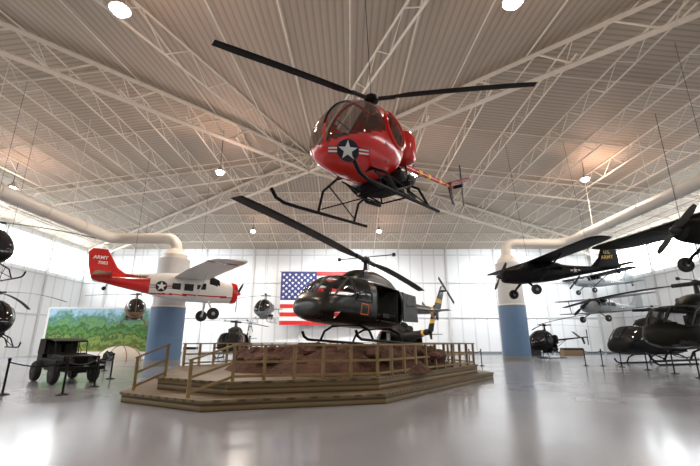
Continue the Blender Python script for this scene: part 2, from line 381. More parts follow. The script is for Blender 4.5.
# ---------------------------------------------------------------- platform
CEN=Vector((-.2,15.8)); P8=[Vector(q) for q in((-5.9,10.7),(-3.3,9.2),(.9,10.4),(6.0,17.2),(5.5,20.2),(1.5,23),(-4.5,21),(-7.5,16))]
def inset(k): return [CEN+(p-CEN)*k for p in P8]
ZA,ZB=.24,.56
pf=thing('viewing_platform','stepped timber octagonal platform with railing around the earth mound','platform',(0,0,0))
MB().prism(inset(1),'z',ZA-.05,ZA).build('lower_tread','plank',pf,smooth=False)
MB().prism(inset(.992),'z',0,ZA-.05).build('lower_riser','riser',pf,smooth=False)
MB().prism(inset(.89),'z',ZB-.05,ZB).build('deck','plank',pf,smooth=False)
MB().prism(inset(.882),'z',ZA,ZB-.05).build('upper_riser','riser',pf,smooth=False)
RP=inset(.86); zt=ZB
def rail(a,b_,za,zb,n_,first=True,h=.84):
    a=Vector((*a,za)); b_=Vector((*b_,zb))
    for i in range(0 if first else 1,n_+1):
        p=a.lerp(b_,i/n_); MB().box(p+Vector((0,0,h/2)),(.08,.08,h),(0,0,math.atan2(b_.y-a.y,b_.x-a.x))).build('post','timber',pf,smooth=False,bevel=.01)
    d=b_-a; yaw=math.atan2(d.y,d.x); pit=-math.atan2(d.z,Vector((d.x,d.y)).length)
    MB().box((a+b_)/2+Vector((0,0,h)),(d.length+.12,.13,.045),(0,pit,yaw)).build('top_rail','timber',pf,smooth=False)
    for hh in(.52,.12): MB().box((a+b_)/2+Vector((0,0,h*hh)),(d.length,.035,.06),(0,pit,yaw)).build('lower_rail','timber',pf,smooth=False)
for i in range(1,7):
    a,b_=RP[i],RP[i+1]; rail(a,b_,zt,zt,max(2,round((b_-a).length/.72)),i==1)
rail(RP[1],(-3.72,9.62),zt,ZA,1,False)
rail(RP[0],(-5.75,11.1),zt,ZA,1)
def noise2(x,y): return .5*math.sin(1.7*x+.6*y)+.3*math.sin(3.1*y-1.3*x+1)+.2*math.sin(5.3*x+4.1*y)+.15*math.sin(9*x-7*y)
m_=MB(); NR,NA=34,130; MC=Vector((-.35,15.5)); vs=[]; fs=[]
MR=4.25; MH=.80
for i in range(NR+1):
    u=i/NR
    for j in range(NA):
        a=2*PI*j/NA; rr=(MR+.2*math.sin(3*a)+.2*math.sin(7*a+1)+.08*math.sin(15*a))*u*(1-.10*max(0,math.cos(a+.75))**2)
        x,y=MC.x+rr*math.cos(a),MC.y+rr*math.sin(a); e_=min(1,(1-u)*6); k_=1 if u>.45 else .2
        vs.append((x,y,ZB+MH*(1-u**3.8)+.12*noise2(x,y)*e_*k_+(.10*abs(math.sin(4.3*x+1.7*math.sin(3*y)))*abs(math.sin(3.9*y+2*math.sin(2.3*x)))+.05*math.sin(13*x)*math.sin(11*y))*e_*k_-.01*u))
for i in range(NR):
    for j in range(NA):
        a=i*NA+j; b_=i*NA+(j+1)%NA; fs.append((a,b_,b_+NA,a+NA))
tag(m_.add(vs,fs).build('earth_mound','earth',ang=30),'dark reddish brown rocky mound inside the platform railing','mound')
for i in range(30):
    a=-PI/2+(random.random()-.5)*3.6; r_=random.uniform(2.8,3.7); s_=random.uniform(.14,.30)
    x,y=MC.x+r_*math.cos(a),MC.y+r_*math.sin(a); bm=bmesh.new(); bmesh.ops.create_icosphere(bm,subdivisions=2,radius=1)
    sx,sy,sz=s_*random.uniform(.8,1.4),s_*random.uniform(.8,1.2),s_*random.uniform(.5,.9)
    q=MB(); q.add([(v.co.x*sx*(1+.25*noise2(v.co.x*3+i,v.co.z*3)),v.co.y*sy,v.co.z*sz*(1+.3*noise2(v.co.y*2,v.co.x*3+i))) for v in bm.verts],[[v.index for v in f.verts] for f in bm.faces]); bm.free()
    o=q.build('boulder','rock',ang=20); u=r_/MR; o.location=(x,y,ZB+MH*(1-u**3.8)+sz*.3); o.rotation_euler=(0,0,random.random()*6)
    tag(o,'reddish boulder set in the slope of the earth mound','boulder','boulders around the mound')
# ---------------------------------------------------------------- light helicopter
LH=Hull([(1.46,1.04,.03,.03,.03),(1.45,1.04,.18,.17,.17),(1.39,1.05,.36,.36,.32),(1.24,1.08,.53,.56,.47),(1.0,1.13,.64,.74,.58,2.0),(.68,1.18,.71,.86,.64,2.05),(.3,1.2,.73,.90,.66,2.15),(-.05,1.22,.69,.84,.60,2.2),(-.3,1.26,.58,.72,.51,2.1),(-.46,1.32,.42,.54,.37,2.1),(-.55,1.36,.22,.28,.2),(-.58,1.36,.03,.03,.03)])
WX,WZ,WR=.16,1.42,.36
def light_heli(name,label,loc,yaw,body='red',glass='glass',rotor='blade',frame='black',blades=(0,2*PI/3,4*PI/3),droop=.25,pitch=0,roll=0,scale=1,cable=0,marks=False,boom=None,group=None,rr=3.85):
    t=thing(name,label,'helicopter',loc,0,group,rot=(roll,pitch,yaw),scale=scale); boom=boom or body
    def cls(x,y,z):
        if z>.98+.34*(1.3-x) and x>.58 and abs(y)>.03: return ('canopy_glass',y>0)
        if x>-.02 and z>1.82 and abs(y)>.05 and not .5<x<.6: return ('roof_window',y>0,x>.5)
        if abs(y)>.3 and ((x-WX)/WR)**2+((z-WZ)/WR)**2<1: return None
        return ('cabin_shell',)
    D=LH.parts(84,.028,cls)
    for k_,v_ in D.items(): v_.build(k_[0],body if k_[0]=='cabin_shell' else glass,t)
    bv=LH.bvh() if marks else None
    for sd in(-1,1):
        w=MB(); pts=circ(WX,WZ,WR+.005,36)
        decal(w,LH.side_y,sd,pts,WX,WZ,.008); win=w.build('door_window',glass,t)
        fr=MB(); fr.path([(x,sd*(LH.side_y(x,z)+.008),z) for x,z in pts+pts[:2]],.034,6); fr.build('window_frame',body,win)
        dr=MB(); dp=[(.54,1.9),(.58,1.5),(.58,1.0),(.4,.75),(-.05,.75),(-.2,1.0),(-.22,1.6),(-.1,1.85)]
        dr.path([(x,sd*(LH.side_y(x,z)+.003),z) for x,z in dp+dp[:1]],.011,5); dr.build('door_seam',frame,t)
    if marks:
        insignia(t,ray_put(bv,(1.12,.27,.80),(.84,.46,-.30),-.14),.165)
        insignia(t,ray_put(bv,(.9,-.55,.86),(.55,-.80,-.25),.05),.15)
        q=MB(); q.path([(x,0,LH.top_z(x,0)+.005) for x in [.5+.93*i/16 for i in range(17)]],.022,6); q.build('canopy_frame',frame,t)
        for sd in(-1,1):
            MB().box((.05,sd*.3,.98),(.45,.45,.12)).build('seat','canvas',t,smooth=False,bevel=.03); MB().box((-.2,sd*.3,1.3),(.1,.45,.6),(0,-.15,0)).build('seat_back','canvas',t,smooth=False,bevel=.03)
            MB().tube((.55,sd*.3,.75),(.42,sd*.3,1.2),.015).build('control_stick','black',t)
        MB().box((1.0,0,1.0),(.2,.35,.45)).build('instrument_panel','black',t,smooth=False,bevel=.03)
    q=MB(); q.box((-.38,0,.60),(.7,.62,.24)); e=q.build('engine',frame,t,smooth=False,bevel=.03)
    MB().box((-.1,0,.47),(.55,.42,.16)).build('oil_sump',frame,e,smooth=False,bevel=.03)
    for sd in(-1,1):
        for xx in(-.55,-.2): MB().lathe([(.09,0),(.12,.05),(.12,.28),(.07,.32)],(xx,.30 if sd>0 else -.62,.66),'y',14).build('cylinder_head','dmetal',e)
        MB().path([(-.4,sd*.6,.6),(-.5,sd*.5,.42),(-.9,sd*.42,.40)],.04,8).build('exhaust_pipe','dmetal',e)
    MB().lathe([(.28,-.02),(.31,.0),(.31,.14),(.1,.16)],(-.9,0,.86),'x',26).build('cooling_fan',frame,e)
    q=MB()
    for sd in(-1,1):
        q.tube((.5,sd*.38,.58),(-.85,sd*.34,.42),.018); q.tube((-.85,sd*.34,.42),(-.75,sd*.35,1.1),.018); q.tube((.0,sd*.42,.56),(-.75,sd*.35,1.1),.015); q.tube((.4,sd*.38,.58),(.1,sd*.3,.36),.016); q.tube((.1,sd*.3,.36),(-.85,sd*.34,.42),.016)
    q.tube((-.85,-.34,.42),(-.85,.34,.42),.018); q.tube((.1,-.3,.36),(.1,.3,.36),.018); q.build('engine_frame',frame,t)
    for sd in(-1,1):
        MB().lathe([(.05,-.36),(.18,-.31),(.23,-.2),(.23,.2),(.18,.31),(.05,.36)],(-.56,sd*.46,1.36),'z',20).build('fuel_tank',body,t)
    bo=MB(); bo.path([(-.5,0,1.25),(-1.2,0,1.32),(-4.25,0,1.55)],[.095,.075,.048],16); ob=bo.build('tail_boom',boom,t)
    if marks:
        for q_ in(-2.0,-2.5,-3.2,-3.7):
            f_=(q_+1.2)/-3.05; MB().tube((q_,0,1.32+.23*f_),(q_-.16,0,1.32+.23*f_+.012),.082-.028*f_,.080-.028*f_,16).build('yellow_band','yellow',ob)
    for sd in(-1,1):
        MB().tube((-.7,sd*.38,.75),(-2.3,0,1.38),.018).build('boom_brace',frame,t); MB().tube((-.6,sd*.4,1.1),(-1.5,0,1.32),.015).build('boom_brace',frame,t)
    MB().wing([(-3.65,-.05,1.52,.32),(-3.75,-.75,2.0,.26)],.08).build('stabilizer',boom,t)
    MB().wing([(-3.65,.05,1.52,.32),(-3.7,.65,1.54,.26)],.08).build('stabilizer',boom,t)
    MB().wing([(-3.85,0,1.52,.28),(-4.05,0,1.02,.2)],.08,'y').build('ventral_fin',frame,t)
    hb=MB().tube((-4.25,-.02,1.55),(-4.25,.28,1.55),.05).build('tail_rotor_hub',frame,t)
    for s_ in(-1,1):
        q=MB(); q.wing([(-4.21,.26,1.55,.08),(-4.20,.26,1.55+s_*.2,.11),(-4.20,.26,1.55+s_*.6,.11)],.1,'y'); q.build('tail_rotor_blade',rotor,hb)
    for sd in(-1,1):
        q=MB(); y=sd*.88; q.path([(1.85,y,.24),(1.74,y,.1),(1.55,y,.04),(1.2,y,.03),(-1.0,y,.03)],.032,10); sk=q.build('skid',frame,t)
        q=MB()
        for xx in(.62,-.55): q.path([(xx,sd*.38,.62),(xx+.05,sd*.72,.42),(xx+.02,sd*.88,.05)],.026,8)
        q.tube((.65,sd*.6,.52),(-.5,sd*.84,.1),.014); q.tube((-.5,sd*.6,.52),(.60,sd*.84,.1),.014)
        q.build('skid_strut',frame,sk)
    for xx in(.62,-.55): MB().tube((xx,-.40,.60),(xx,.40,.60),.028).build('cross_tube',frame,t)
    q=MB(); q.path([(-.12,0,1.9),(-.12,0,2.2),(-.12,0,2.52)],[.16,.07,.05],12); q.build('mast',frame,t)
    for yy in(-.11,.11): MB().tube((-.05,yy,1.95),(-.08,yy,2.42),.014).build('control_rod',frame,t)
    q=MB(); q.lathe([(.13,2.38),(.16,2.42),(.16,2.5),(.08,2.56)],(-.12,0,0),'z',16); hub=q.build('rotor_hub',frame,t)
    for a in blades:
        MB().tube((-.12+.1*math.cos(a),.1*math.sin(a),2.46),(-.12+.5*math.cos(a),.5*math.sin(a),2.46),.045,n=8).build('blade_grip','dmetal',hub)
        MB().blade((-.12,0,2.46),a,.42,rr,.19,droop).build('rotor_blade',rotor,t)
    if cable: MB().tube((-.12,0,2.5),(-.12,0,2.5+cable),.008,n=5).build('suspension_cable','dmetal',t)
    return t
hub=at_z(372,98,7.0); yaw=R(233); SC=1.13; PT=R(4)
light_heli('training_helicopter','bright red bubble-nosed helicopter with white star hanging at top center',(hub.x-.1+.12,hub.y-.05+.16,7.0-2.46*SC),yaw,glass='lglass',blades=[R(a)-yaw for a in(217,-7,106)],droop=.06,cable=7.0,scale=SC,rr=3.28,marks=True,pitch=PT)
# ---------------------------------------------------------------- utility helicopter
UH=Hull([(3.80,1.14,.04,.04,.04),(3.79,1.14,.40,.20,.24),(3.72,1.15,.68,.32,.38,2.3),(3.5,1.18,.90,.48,.48,2.5),(3.2,1.22,1.03,.66,.56,2.6),(2.9,1.28,1.11,.90,.64,2.8),(2.55,1.34,1.18,1.08,.71,3.0),(1.9,1.4,1.24,1.10,.77,3.5),(0,1.4,1.27,1.10,.78,4.2),(-1.1,1.45,1.22,1.04,.76,4),(-1.9,1.6,.90,.8,.62,2.8),(-2.6,1.74,.56,.5,.44,2.3),(-3.3,1.85,.40,.36,.36),(-5.5,1.98,.26,.25,.25),(-7.5,2.1,.16,.17,.16),(-7.62,2.1,.04,.04,.04)])
def utility_heli(name,label,loc,yaw,body='camo',blade_ang=0,droop=.25,glass='hglass',bladem='blade',scale=1,square=True,cable=0,group=None,rr=7.3,cone=0,pitch=0,roll=0,trim='frame'):
    t=thing(name,label,'helicopter',loc,0,group,rot=(roll,pitch,yaw),scale=scale)
    def cls(x,y,z):
        ay=abs(y)
        if 2.52<x<3.42 and z>1.56 and .06<ay<.88: return ('windshield',y>0)
        if 2.52<x<3.3 and 1.56<z<2.3 and ay>=.94: return ('quarter_window',y>0)
        if 1.45<x<2.36 and 1.5<z<2.3 and ay>.86: return ('door_window',y>0)
        if 3.1<x<3.72 and z<.98 and ay>.25: return ('chin_window',y>0)
        if 1.5<x<2.3 and z>2.44 and .3<ay<.86: return ('roof_window',y>0)
        if -1.05<x<.98 and .86<z<2.28 and ay>.86: return None
        if -6.7<x<-6.3: return ('yellow_band',)
        return ('fuselage',)
    D=UH.parts(96,.055,cls); mt={'fuselage':body,'yellow_band':'yellow'}
    for k_,v_ in D.items(): v_.build(k_[0],mt.get(k_[0],glass),t)
    q=MB(); q.path([(x,0,UH.top_z(x,0)+.01) for x in [2.5+.95*i/12 for i in range(13)]],.04,6); q.build('windshield_frame',trim,t)
    for sd in(-1,1):
        q=MB(); q.path([(x,sd*.91,UH.top_z(x,.91)+.008) for x in [2.5+.75*i/10 for i in range(11)]],.036,6)
        q.path([(2.5,sd*.02*k_*4.5,UH.top_z(2.5,.02*k_*4.5)+.008) for k_ in range(11)],.03,6)
        q.path([(x,sd*(UH.side_y(x,1.55)+.008),1.55) for x in [2.48+.93*i/12 for i in range(13)]],.028,6)
        q.build('windshield_frame',trim,t)
        x0,x1,z0,z1=1.38,2.4,1.46,2.34
        q=MB(); dp=[(x0,z1),((x0+x1)/2,z1),(x1,z1-.05),(x1,1.8),(x1,z0),((x0+x1)/2,z0),(x0,z0),(x0,1.8)]
        q.path([(x,sd*(UH.side_y(x,z)+.01),z) for x,z in dp+dp[:1]],.03,6); q.build('door_window_frame',trim,t)
        q=MB(); x0,x1=1.3,2.44; dp=[(x1,1.4),(x1,1.1),(x1-.1,.82),((x0+x1)/2,.78),(x0,.8),(x0,1.4)]
        q.path([(x,sd*(UH.side_y(x,z)+.004),z) for x,z in dp],.016,5); q.build('door_seam',trim,t)
        q=MB(); x0,x1=-1.08,1.0; dp=[(x0,2.3),(0,2.3),(x1,2.3),(x1,1.8),(x1,1.3),(x1,.84),(0,.84),(x0,.84),(x0,1.3),(x0,1.8)]
        q.path([(x,sd*(UH.side_y(x,z)+.004),z) for x,z in dp+dp[:1]],.03,5); q.build('cabin_opening_frame',trim,t)
        q=MB(); q.prism([(-2.5,1.02),(-1.1,.95),(-1.1,2.2),(-2.3,2.2)],'y',sd*1.25,sd*1.29); dr=q.build('cargo_door',body,t,smooth=False)
        MB().prism([(-2.2,1.55),(-1.4,1.55),(-1.4,2.05),(-2.15,2.05)],'y',sd*1.293,sd*1.30).build('cargo_door_window','glass',dr,smooth=False)
        MB().box((1.75,sd*.6,1.3),(.14,.55,1.0),(0,-.15,0)).build('crew_seat','canvas',t,smooth=False,bevel=.03)
    MB().box((2.85,0,1.25),(.3,1.5,.5)).build('instrument_panel','black',t,smooth=False,bevel=.04)
    MB().box((.2,0,.83),(2.9,2.2,.06)).build('cabin_floor','dmetal',t,smooth=False)
    MB().box((-1.02,0,1.55),(.06,2.1,1.4)).build('bulkhead','canvas',t,smooth=False)
    MB().box((-.7,0,1.15),(.5,2.0,.08)).build('bench_seat','canvas',t,smooth=False)
    CW=Hull([(1.7,2.46,.1,.05,.1),(1.4,2.46,.42,.3,.2),(.9,2.5,.55,.5,.25,2.5),(0,2.5,.58,.62,.3,3.0),(-1.3,2.45,.52,.55,.4,2.8),(-2.2,2.3,.42,.42,.4,2.2),(-2.9,2.15,.3,.3,.3)])
    CW.parts(40,.15,lambda x,y,z:'c')['c'].build('engine_cowling',body,t)
    for sd in(-1,1): MB().lathe([(.1,0),(.2,.02),(.2,.1),(.05,.12)],(.75,sd*.45 if sd>0 else sd*.57,2.72),'y',16).build('air_intake','dmetal',t)
    MB().path([(-2.7,0,2.2),(-3.1,0,2.3),(-3.35,0,2.42)],[.24,.23,.25],18).build('exhaust','dmetal',t)
    q=MB(); q.path([(.0,0,2.9),(0,0,3.2),(0,0,3.78)],[.22,.1,.07],12); q.build('mast','dmetal',t)
    for a in(0,2.1,4.2): MB().tube((.18*math.cos(a),.18*math.sin(a),2.95),(.12*math.cos(a),.12*math.sin(a),3.55),.025,n=6).build('control_rod','dmetal',t)
    q=MB(); q.lathe([(.1,3.5),(.2,3.55),(.2,3.68),(.08,3.78)],n=14); d=Vector((math.cos(blade_ang),math.sin(blade_ang),0))
    q.tube(Vector((0,0,3.6))-d*1.0,Vector((0,0,3.6))+d*1.0,.10,n=8); hb=q.build('rotor_hub','dmetal',t)
    e=Vector((-d.y,d.x,0)); q=MB(); q.tube(Vector((0,0,3.75))-e*1.35,Vector((0,0,3.75))+e*1.35,.022,n=6)
    for s_ in(-1,1): q.lathe([(.02,-.08),(.08,-.06),(.08,.06),(.02,.08)],Vector((0,0,3.75))+e*1.35*s_,'z',10)
    q.build('stabilizer_bar','dmetal',hb)
    for s_ in(0,PI): MB().blade((0,0,3.6),blade_ang+s_,.8,rr,.53,droop,cone).build('rotor_blade',bladem,t)
    MB().wing([(-7.0,0,2.1,1.05),(-7.7,0,3.0,.8),(-8.2,0,3.65,.62),(-8.35,0,3.75,.3)],.1,'y').build('tail_fin',body,t)
    MB().wing([(-7.42,.0,2.62,.88),(-7.6,0,2.88,.85)],.13,'y').build('fin_band','yellow',t)
    MB().wing([(-7.2,0,2.05,.6),(-7.5,0,1.6,.3)],.08,'y').build('lower_fin',body,t)
    for s_ in(-1,1): MB().wing([(-5.6,s_*.2,1.94,.8),(-5.7,s_*1.4,1.96,.62)],.1).build('elevator',body,t)
    q=MB().tube((-8.3,0,3.4),(-8.3,.38,3.4),.06); hb=q.build('tail_rotor_hub','dmetal',t)
    for a in(.5,.5+PI):
        dx,dz=math.cos(a),math.sin(a); q=MB(); px_,pz_=-dz,dx
        w=.11; q.loft([[Vector((-8.3+dx*r_+px_*w*s1,.36+th,3.4+dz*r_+pz_*w*s1)) for s1,th in((-1,0),(0,.02),(1,0),(0,-.02))] for r_ in(.12,.5,1.28)]); q.build('tail_rotor_blade',bladem,hb)
    for sd in(-1,1):
        y=sd*1.3; q=MB(); q.path([(2.5,y,.35),(2.38,y,.16),(2.15,y,.06),(1.8,y,.05),(-1.7,y,.05)],.055,10); q.build('skid','black',t)
    for xx in(1.35,-.95):
        q=MB(); q.path([(xx,-1.3,.07),(xx,-1.12,.42),(xx,-.7,.62),(xx,0,.66),(xx,.7,.62),(xx,1.12,.42),(xx,1.3,.07)],.05,8); q.build('cross_tube','black',t)
    for sd in(-1,1):
        q=MB(); q.box((.9,sd*1.55,1.0),(.5,.12,.16)); gn=q.build('door_gun','black',t,smooth=False)
        MB().tube((1.1,sd*1.55,1.02),(1.95,sd*1.6,.95),.022,n=8).build('gun_barrel','black',gn)
        MB().tube((.9,sd*1.22,.75),(.9,sd*1.55,.95),.03,n=8).build('gun_mount','black',gn)
    if square:
        for sd in(-1,1):
            q=MB(); x0,x1,z0,z1=1.62,2.06,.98,1.36
            for a,b_ in(((x0,z0),(x1,z0)),((x1,z0),(x1,z1)),((x1,z1),(x0,z1)),((x0,z1),(x0,z0))):
                q.path([(a[0]+(b_[0]-a[0])*i/4,sd*(UH.side_y(a[0]+(b_[0]-a[0])*i/4,a[1]+(b_[1]-a[1])*i/4)+.006),a[1]+(b_[1]-a[1])*i/4) for i in range(5)],.022,4)
            q.build('orange_square','orange',t)
    if cable: MB().tube((0,0,3.8),(0,0,3.8+cable),.015,n=5).build('suspension_cable','dmetal',t)
    return t
yh=R(54+180)
utility_heli('utility_helicopter','large black utility helicopter with orange square posed on the earth mound',(.55,15.3,1.42),yh,blade_ang=R(63.4)-yh,droop=.25,cone=.15,scale=.89,rr=8.3,pitch=R(-2.5))
# ---------------------------------------------------------------- airplane
def airplane(name,label,loc,yaw,P,pitch=0,roll=0,scale=1,group=None,cable=0):
    t=thing(name,label,'airplane',loc,0,group,rot=(roll,pitch,yaw),scale=scale); Hl=Hull(P['secs'])
    gl=P.get('glass',lambda x,y,z:None); ac=P.get('acc',lambda x,y,z:None)
    def cls(x,y,z):
        g_=gl(x,y,z)
        if g_: return ('cabin_window',g_,y>0 or g_==1)
        a_=ac(x,y,z)
        if a_: return ('painted_panel',a_)
        return ('fuselage',)
    D=Hl.parts(56,.07,cls)
    mt={'cabin_window':'glass','painted_panel':P.get('accm','red'),'fuselage':P['body']}
    for k_,v_ in D.items(): v_.build(k_[0],mt[k_[0]],t)
    for (xl,z,ch,hs,tc,dih,y0) in P['wings']:
        for s_ in(-1,1):
            w_=MB().wing([(xl,s_*y0,z,ch),(xl,s_*hs*.5,z+dih*.5,ch),(xl-.0,s_*hs*.9,z+dih*.9,ch*.5+tc*.5),(xl-.06,s_*hs*.97,z+dih*.97,tc),(xl-.2,s_*hs,z+dih,tc*.6)],.12).build('wing',P['wing'],t)
            if P.get('tipm'): MB().wing([(xl+.01,s_*hs*.86,z+dih*.86,ch*.6+tc*.4+.02),(xl+.01,s_*hs*.9,z+dih*.9,ch*.5+tc*.5+.02)],.13).build('wing_band',P['tipm'],w_)
            if P.get('ribs'):
                for k_ in range(1,P['ribs']):
                    f_=k_/P['ribs']; yy=s_*hs*.9*f_; cc=ch-(ch-tc)*.5*max(0,(f_-.5)*2)
                    MB().wing([(xl+.005,yy-.02,z+dih*f_*.9,cc+.01),(xl+.005,yy+.02,z+dih*f_*.9,cc+.01)],.135).build('wing_rib',P['ribm'],w_)
    for (a,b_) in P.get('struts',()):
        for s_ in(-1,1): MB().tube((a[0],s_*a[1],a[2]),(b_[0],s_*b_[1],b_[2]),.045,n=8).build('wing_strut',P['wing'],t)
    xl,z,ch,hs,tc=P['hstab']
    for s_ in(-1,1): MB().wing([(xl,0,z,ch),(xl-.15,s_*hs*.85,z,tc),(xl-.25,s_*hs,z,tc*.7)],.09).build('tailplane',P['tail'],t)
    MB().wing(P['fin'],.09,'y').build('tail_fin',P['tail'],t)
    gx,gz,gy,wr=P['gear']
    for s_ in(-1,1):
        q=MB(); q.path([(gx-.1,s_*.35,P['belly']),(gx,s_*gy*.8,gz+wr+.25),(gx,s_*gy,gz+wr)],[.08,.06,.05],8); l=q.build('landing_gear',P.get('gearm',P['body']),t)
        MB().lathe([(wr*.5,-.09),(wr*.92,-.1),(wr,-.05),(wr,.05),(wr*.92,.1),(wr*.5,.09)],(gx,s_*(gy+.12),gz+wr),'y',24).build('wheel','rubber',l)
        MB().lathe([(wr*.1,-.1),(wr*.5,-.08),(wr*.5,.08),(wr*.1,.1)],(gx,s_*(gy+.12),gz+wr),'y',16).build('wheel_rim','metal',l)
    tx,tz=P['tailwheel']; q=MB(); q.tube((tx,0,tz+.35),(tx-.15,0,tz+.1),.03); l=q.build('tail_gear','dmetal',t)
    MB().lathe([(.04,-.05),(.12,-.04),(.12,.04),(.04,.05)],(tx-.15,0,tz+.1),'y',14).build('tail_wheel','rubber',l)
    nx,nz,pr,nb=P['prop']
    if P.get('radial'):
        r_=P['radial']; MB().lathe([(r_,-.45),(r_*1.05,-.3),(r_*1.05,-.15),(r_*.98,-.02),(r_*.8,.03),(r_*.74,-.04),(r_*.74,-.3)],(nx-.1,0,nz),'x',36).build('engine_cowling','red',t)
        e_=MB().lathe([(r_*.73,-.35),(r_*.7,-.3),(.2,-.2),(.16,.1)],(nx-.1,0,nz),'x',24).build('radial_engine','dmetal',t)
        for i in range(9):
            a=2*PI*i/9; MB().tube((nx-.27,.18*math.cos(a),nz+.18*math.sin(a)),(nx-.27,r_*.68*math.cos(a),nz+r_*.68*math.sin(a)),.075,n=10).build('cylinder_head','metal',e_)
    q=MB().lathe([(.16,-.1),(.16,.05),(.12,.18),(.02,.3)],(nx,0,nz),'x',16); sp=q.build('spinner',P.get('spin','dmetal'),t)
    for i in range(nb):
        a=.6+2*PI*i/nb; dy,dz=math.cos(a),math.sin(a); rg=[]
        for r_,w in((.1,.05),(.4,.1),(.8,.1),(1,.06)):
            r2=pr*r_; rg.append([Vector((nx+.05+.03*s1*(1-r_),dy*r2-dz*w*s1*1.3,nz+dz*r2+dy*w*s1*1.3))+Vector((th,0,0)) for s1,th in((-1,0),(0,.02),(1,0),(0,-.02))])
        MB().loft(rg).build('propeller_blade',P.get('propm','blade'),sp)
    if P.get('star'):
        x_,z_,r_=P['star']
        for s_ in(-1,1): insignia(t,side_put(Hl.side_y,s_),r_,x_,z_)
    for (s_,tx_,x,z,size,m,on) in P.get('text',()):
        sf=Hl.side_y if on=='hull' else (lambda x_,z_:P['finT'])
        lettering(t,sf,s_,tx_,x,z,size,m)
    if cable:
        for xx in(.6,-3.4):
            zt_=Hl.P(xx)[0]+Hl.P(xx)[2]; MB().tube((xx,0,zt_),(xx,0,cable),.009,n=5).build('suspension_cable','dmetal',t)
    return t
def wg(x,y,z):
    if 1.15<x<1.8 and z>.3 and abs(y)>.03: return 2
    if abs(y)>.3 and -.08<z<.34:
        if .35<x<.9: return 3
        if -.45<x<.15: return 4
        if -1.1<x<-.65: return 5
def wa(x,y,z):
    if x<-2.4 and z<.50+.16*(-2.4-x): return 2
    if -2.4<=x<2.7 and -.46<z<-.37: return 3
WH=dict(secs=[(3.0,-.05,.60,.6,.6),(2.95,-.05,.66,.66,.66),(2.4,-.05,.70,.70,.70,2.1),(1.9,0,.70,.78,.78,2.4),(1.2,.1,.70,.90,.90,2.9),(0,.15,.70,.86,.92,3.2),(-1.2,.17,.66,.80,.84,3),(-2.6,.22,.48,.62,.60,2.5),(-4.3,.3,.25,.36,.34),(-5.4,.38,.09,.14,.14),(-5.5,.38,.03,.03,.03)],
  glass=wg,acc=wa,accm='red',body='white',wing='white',tail='red',tipm='red',radial=.68,
  wings=[(1.05,.70,2.1,8.5,1.6,-.1,0)],struts=(((.35,.6,-.55),(.35,3.0,.62)),),hstab=(-4.4,.42,1.1,2.6,.8),
  fin=[(-3.3,0,.4,2.2),(-4.2,0,1.05,1.5),(-4.7,0,1.85,1.1),(-4.85,0,2.1,.75)],gear=(1.3,-1.95,1.35,.38),belly=-.65,tailwheel=(-4.6,-.35),prop=(3.2,-.05,1.25,3),spin='red',gearm='white',
  star=(-1.75,.04,.30),finT=.08,text=[(-1,'ARMY',-5.15,1.55,.28,'iwhite','fin'),(-1,'7083',-5.0,1.24,.26,'iwhite','fin'),(1,'ARMY',-5.1,1.5,.24,'iwhite','fin'),(-1,'U.S. ARMY',-3.1,.56,.26,'text_b','hull')])
airplane('transport_airplane','white airplane with long wings, red tail and red nose hanging at left',(-9.65,23.4,4.45),R(34),WH,cable=9,scale=.91,roll=R(0))
def bg(x,y,z):
    if z>.16 and abs(y)>.03:
        if -1.2<x<-.1: return 2
        if .0<x<.68: return 3
        if .76<x<1.05: return 4
BD=dict(secs=[(2.35,0,.18,.2,.2),(2.3,0,.34,.34,.36),(2.0,0,.42,.38,.42,2.3),(1.3,0,.44,.42,.5,2.5),(.9,.05,.44,.62,.56,2.6),(.3,.1,.43,.68,.58,2.6),(-.8,.1,.38,.62,.52,2.5),(-1.6,.08,.28,.42,.38,2.2),(-3.5,.12,.14,.2,.18),(-5.2,.2,.05,.08,.08),(-5.3,.2,.02,.02,.02)],
  glass=bg,body='black',wing='black',tail='black',
  wings=[(.75,.74,1.7,5.5,1.2,.12,0)],struts=(((.3,.42,-.35),(.2,2.6,.76)),),hstab=(-4.1,.2,1.0,1.75,.8),
  fin=[(-3.2,0,.2,2.0),(-3.9,0,.8,1.35),(-4.2,0,1.35,1.0),(-4.3,0,1.55,.7)],gear=(1.15,-1.25,1.1,.28),belly=-.4,tailwheel=(-4.9,-.2),prop=(2.4,0,1.1,2),
  finT=.07,text=[(1,'U.S.',-4.5,1.10,.26,'text_y','fin'),(1,'ARMY',-4.45,.80,.30,'text_y','fin'),(-1,'U.S. ARMY',-4.45,.95,.26,'text_y','fin')],star=(-2.1,.1,.16))
airplane('observation_airplane','black high-wing airplane with yellow tail lettering hanging right of center',(10.8,22.0,5.15),R(186),BD,cable=8.5,pitch=R(4),scale=.97)
BO=dict(BD); BO.update(body='dolive',wing='olive',tail='olive',text=[],star=None,wings=[(1.1,.74,2.4,6.4,1.9,.12,0)],ribs=9,ribm='frame')
airplane('observation_airplane','dark olive airplane with broad ribbed wing hanging at the upper right edge',(15.2,14.6,5.6),R(184),BO,cable=8,scale=1.1)
BG=dict(BD); BG.update(body='grey',wing='grey',tail='grey',text=[],wings=[(.75,.78,1.3,4.6,1.0,.1,0),(.55,-.42,1.2,4.4,.9,.1,0)],struts=(((.3,3.0,-.38),(.3,3.2,.86)),((.3,1.0,-.38),(.3,.9,.8))))
airplane('biplane','grey biplane hanging far right beneath the black airplane',at_y(603,308,35),R(200),BG,cable=9)
BW=dict(BD); BW.update(body='grey',wing='dolive',tail='grey',text=[])
airplane('observation_airplane','small grey airplane hanging far off above the grey biplane',at_y(594,283,44),R(190),BW,cable=7)
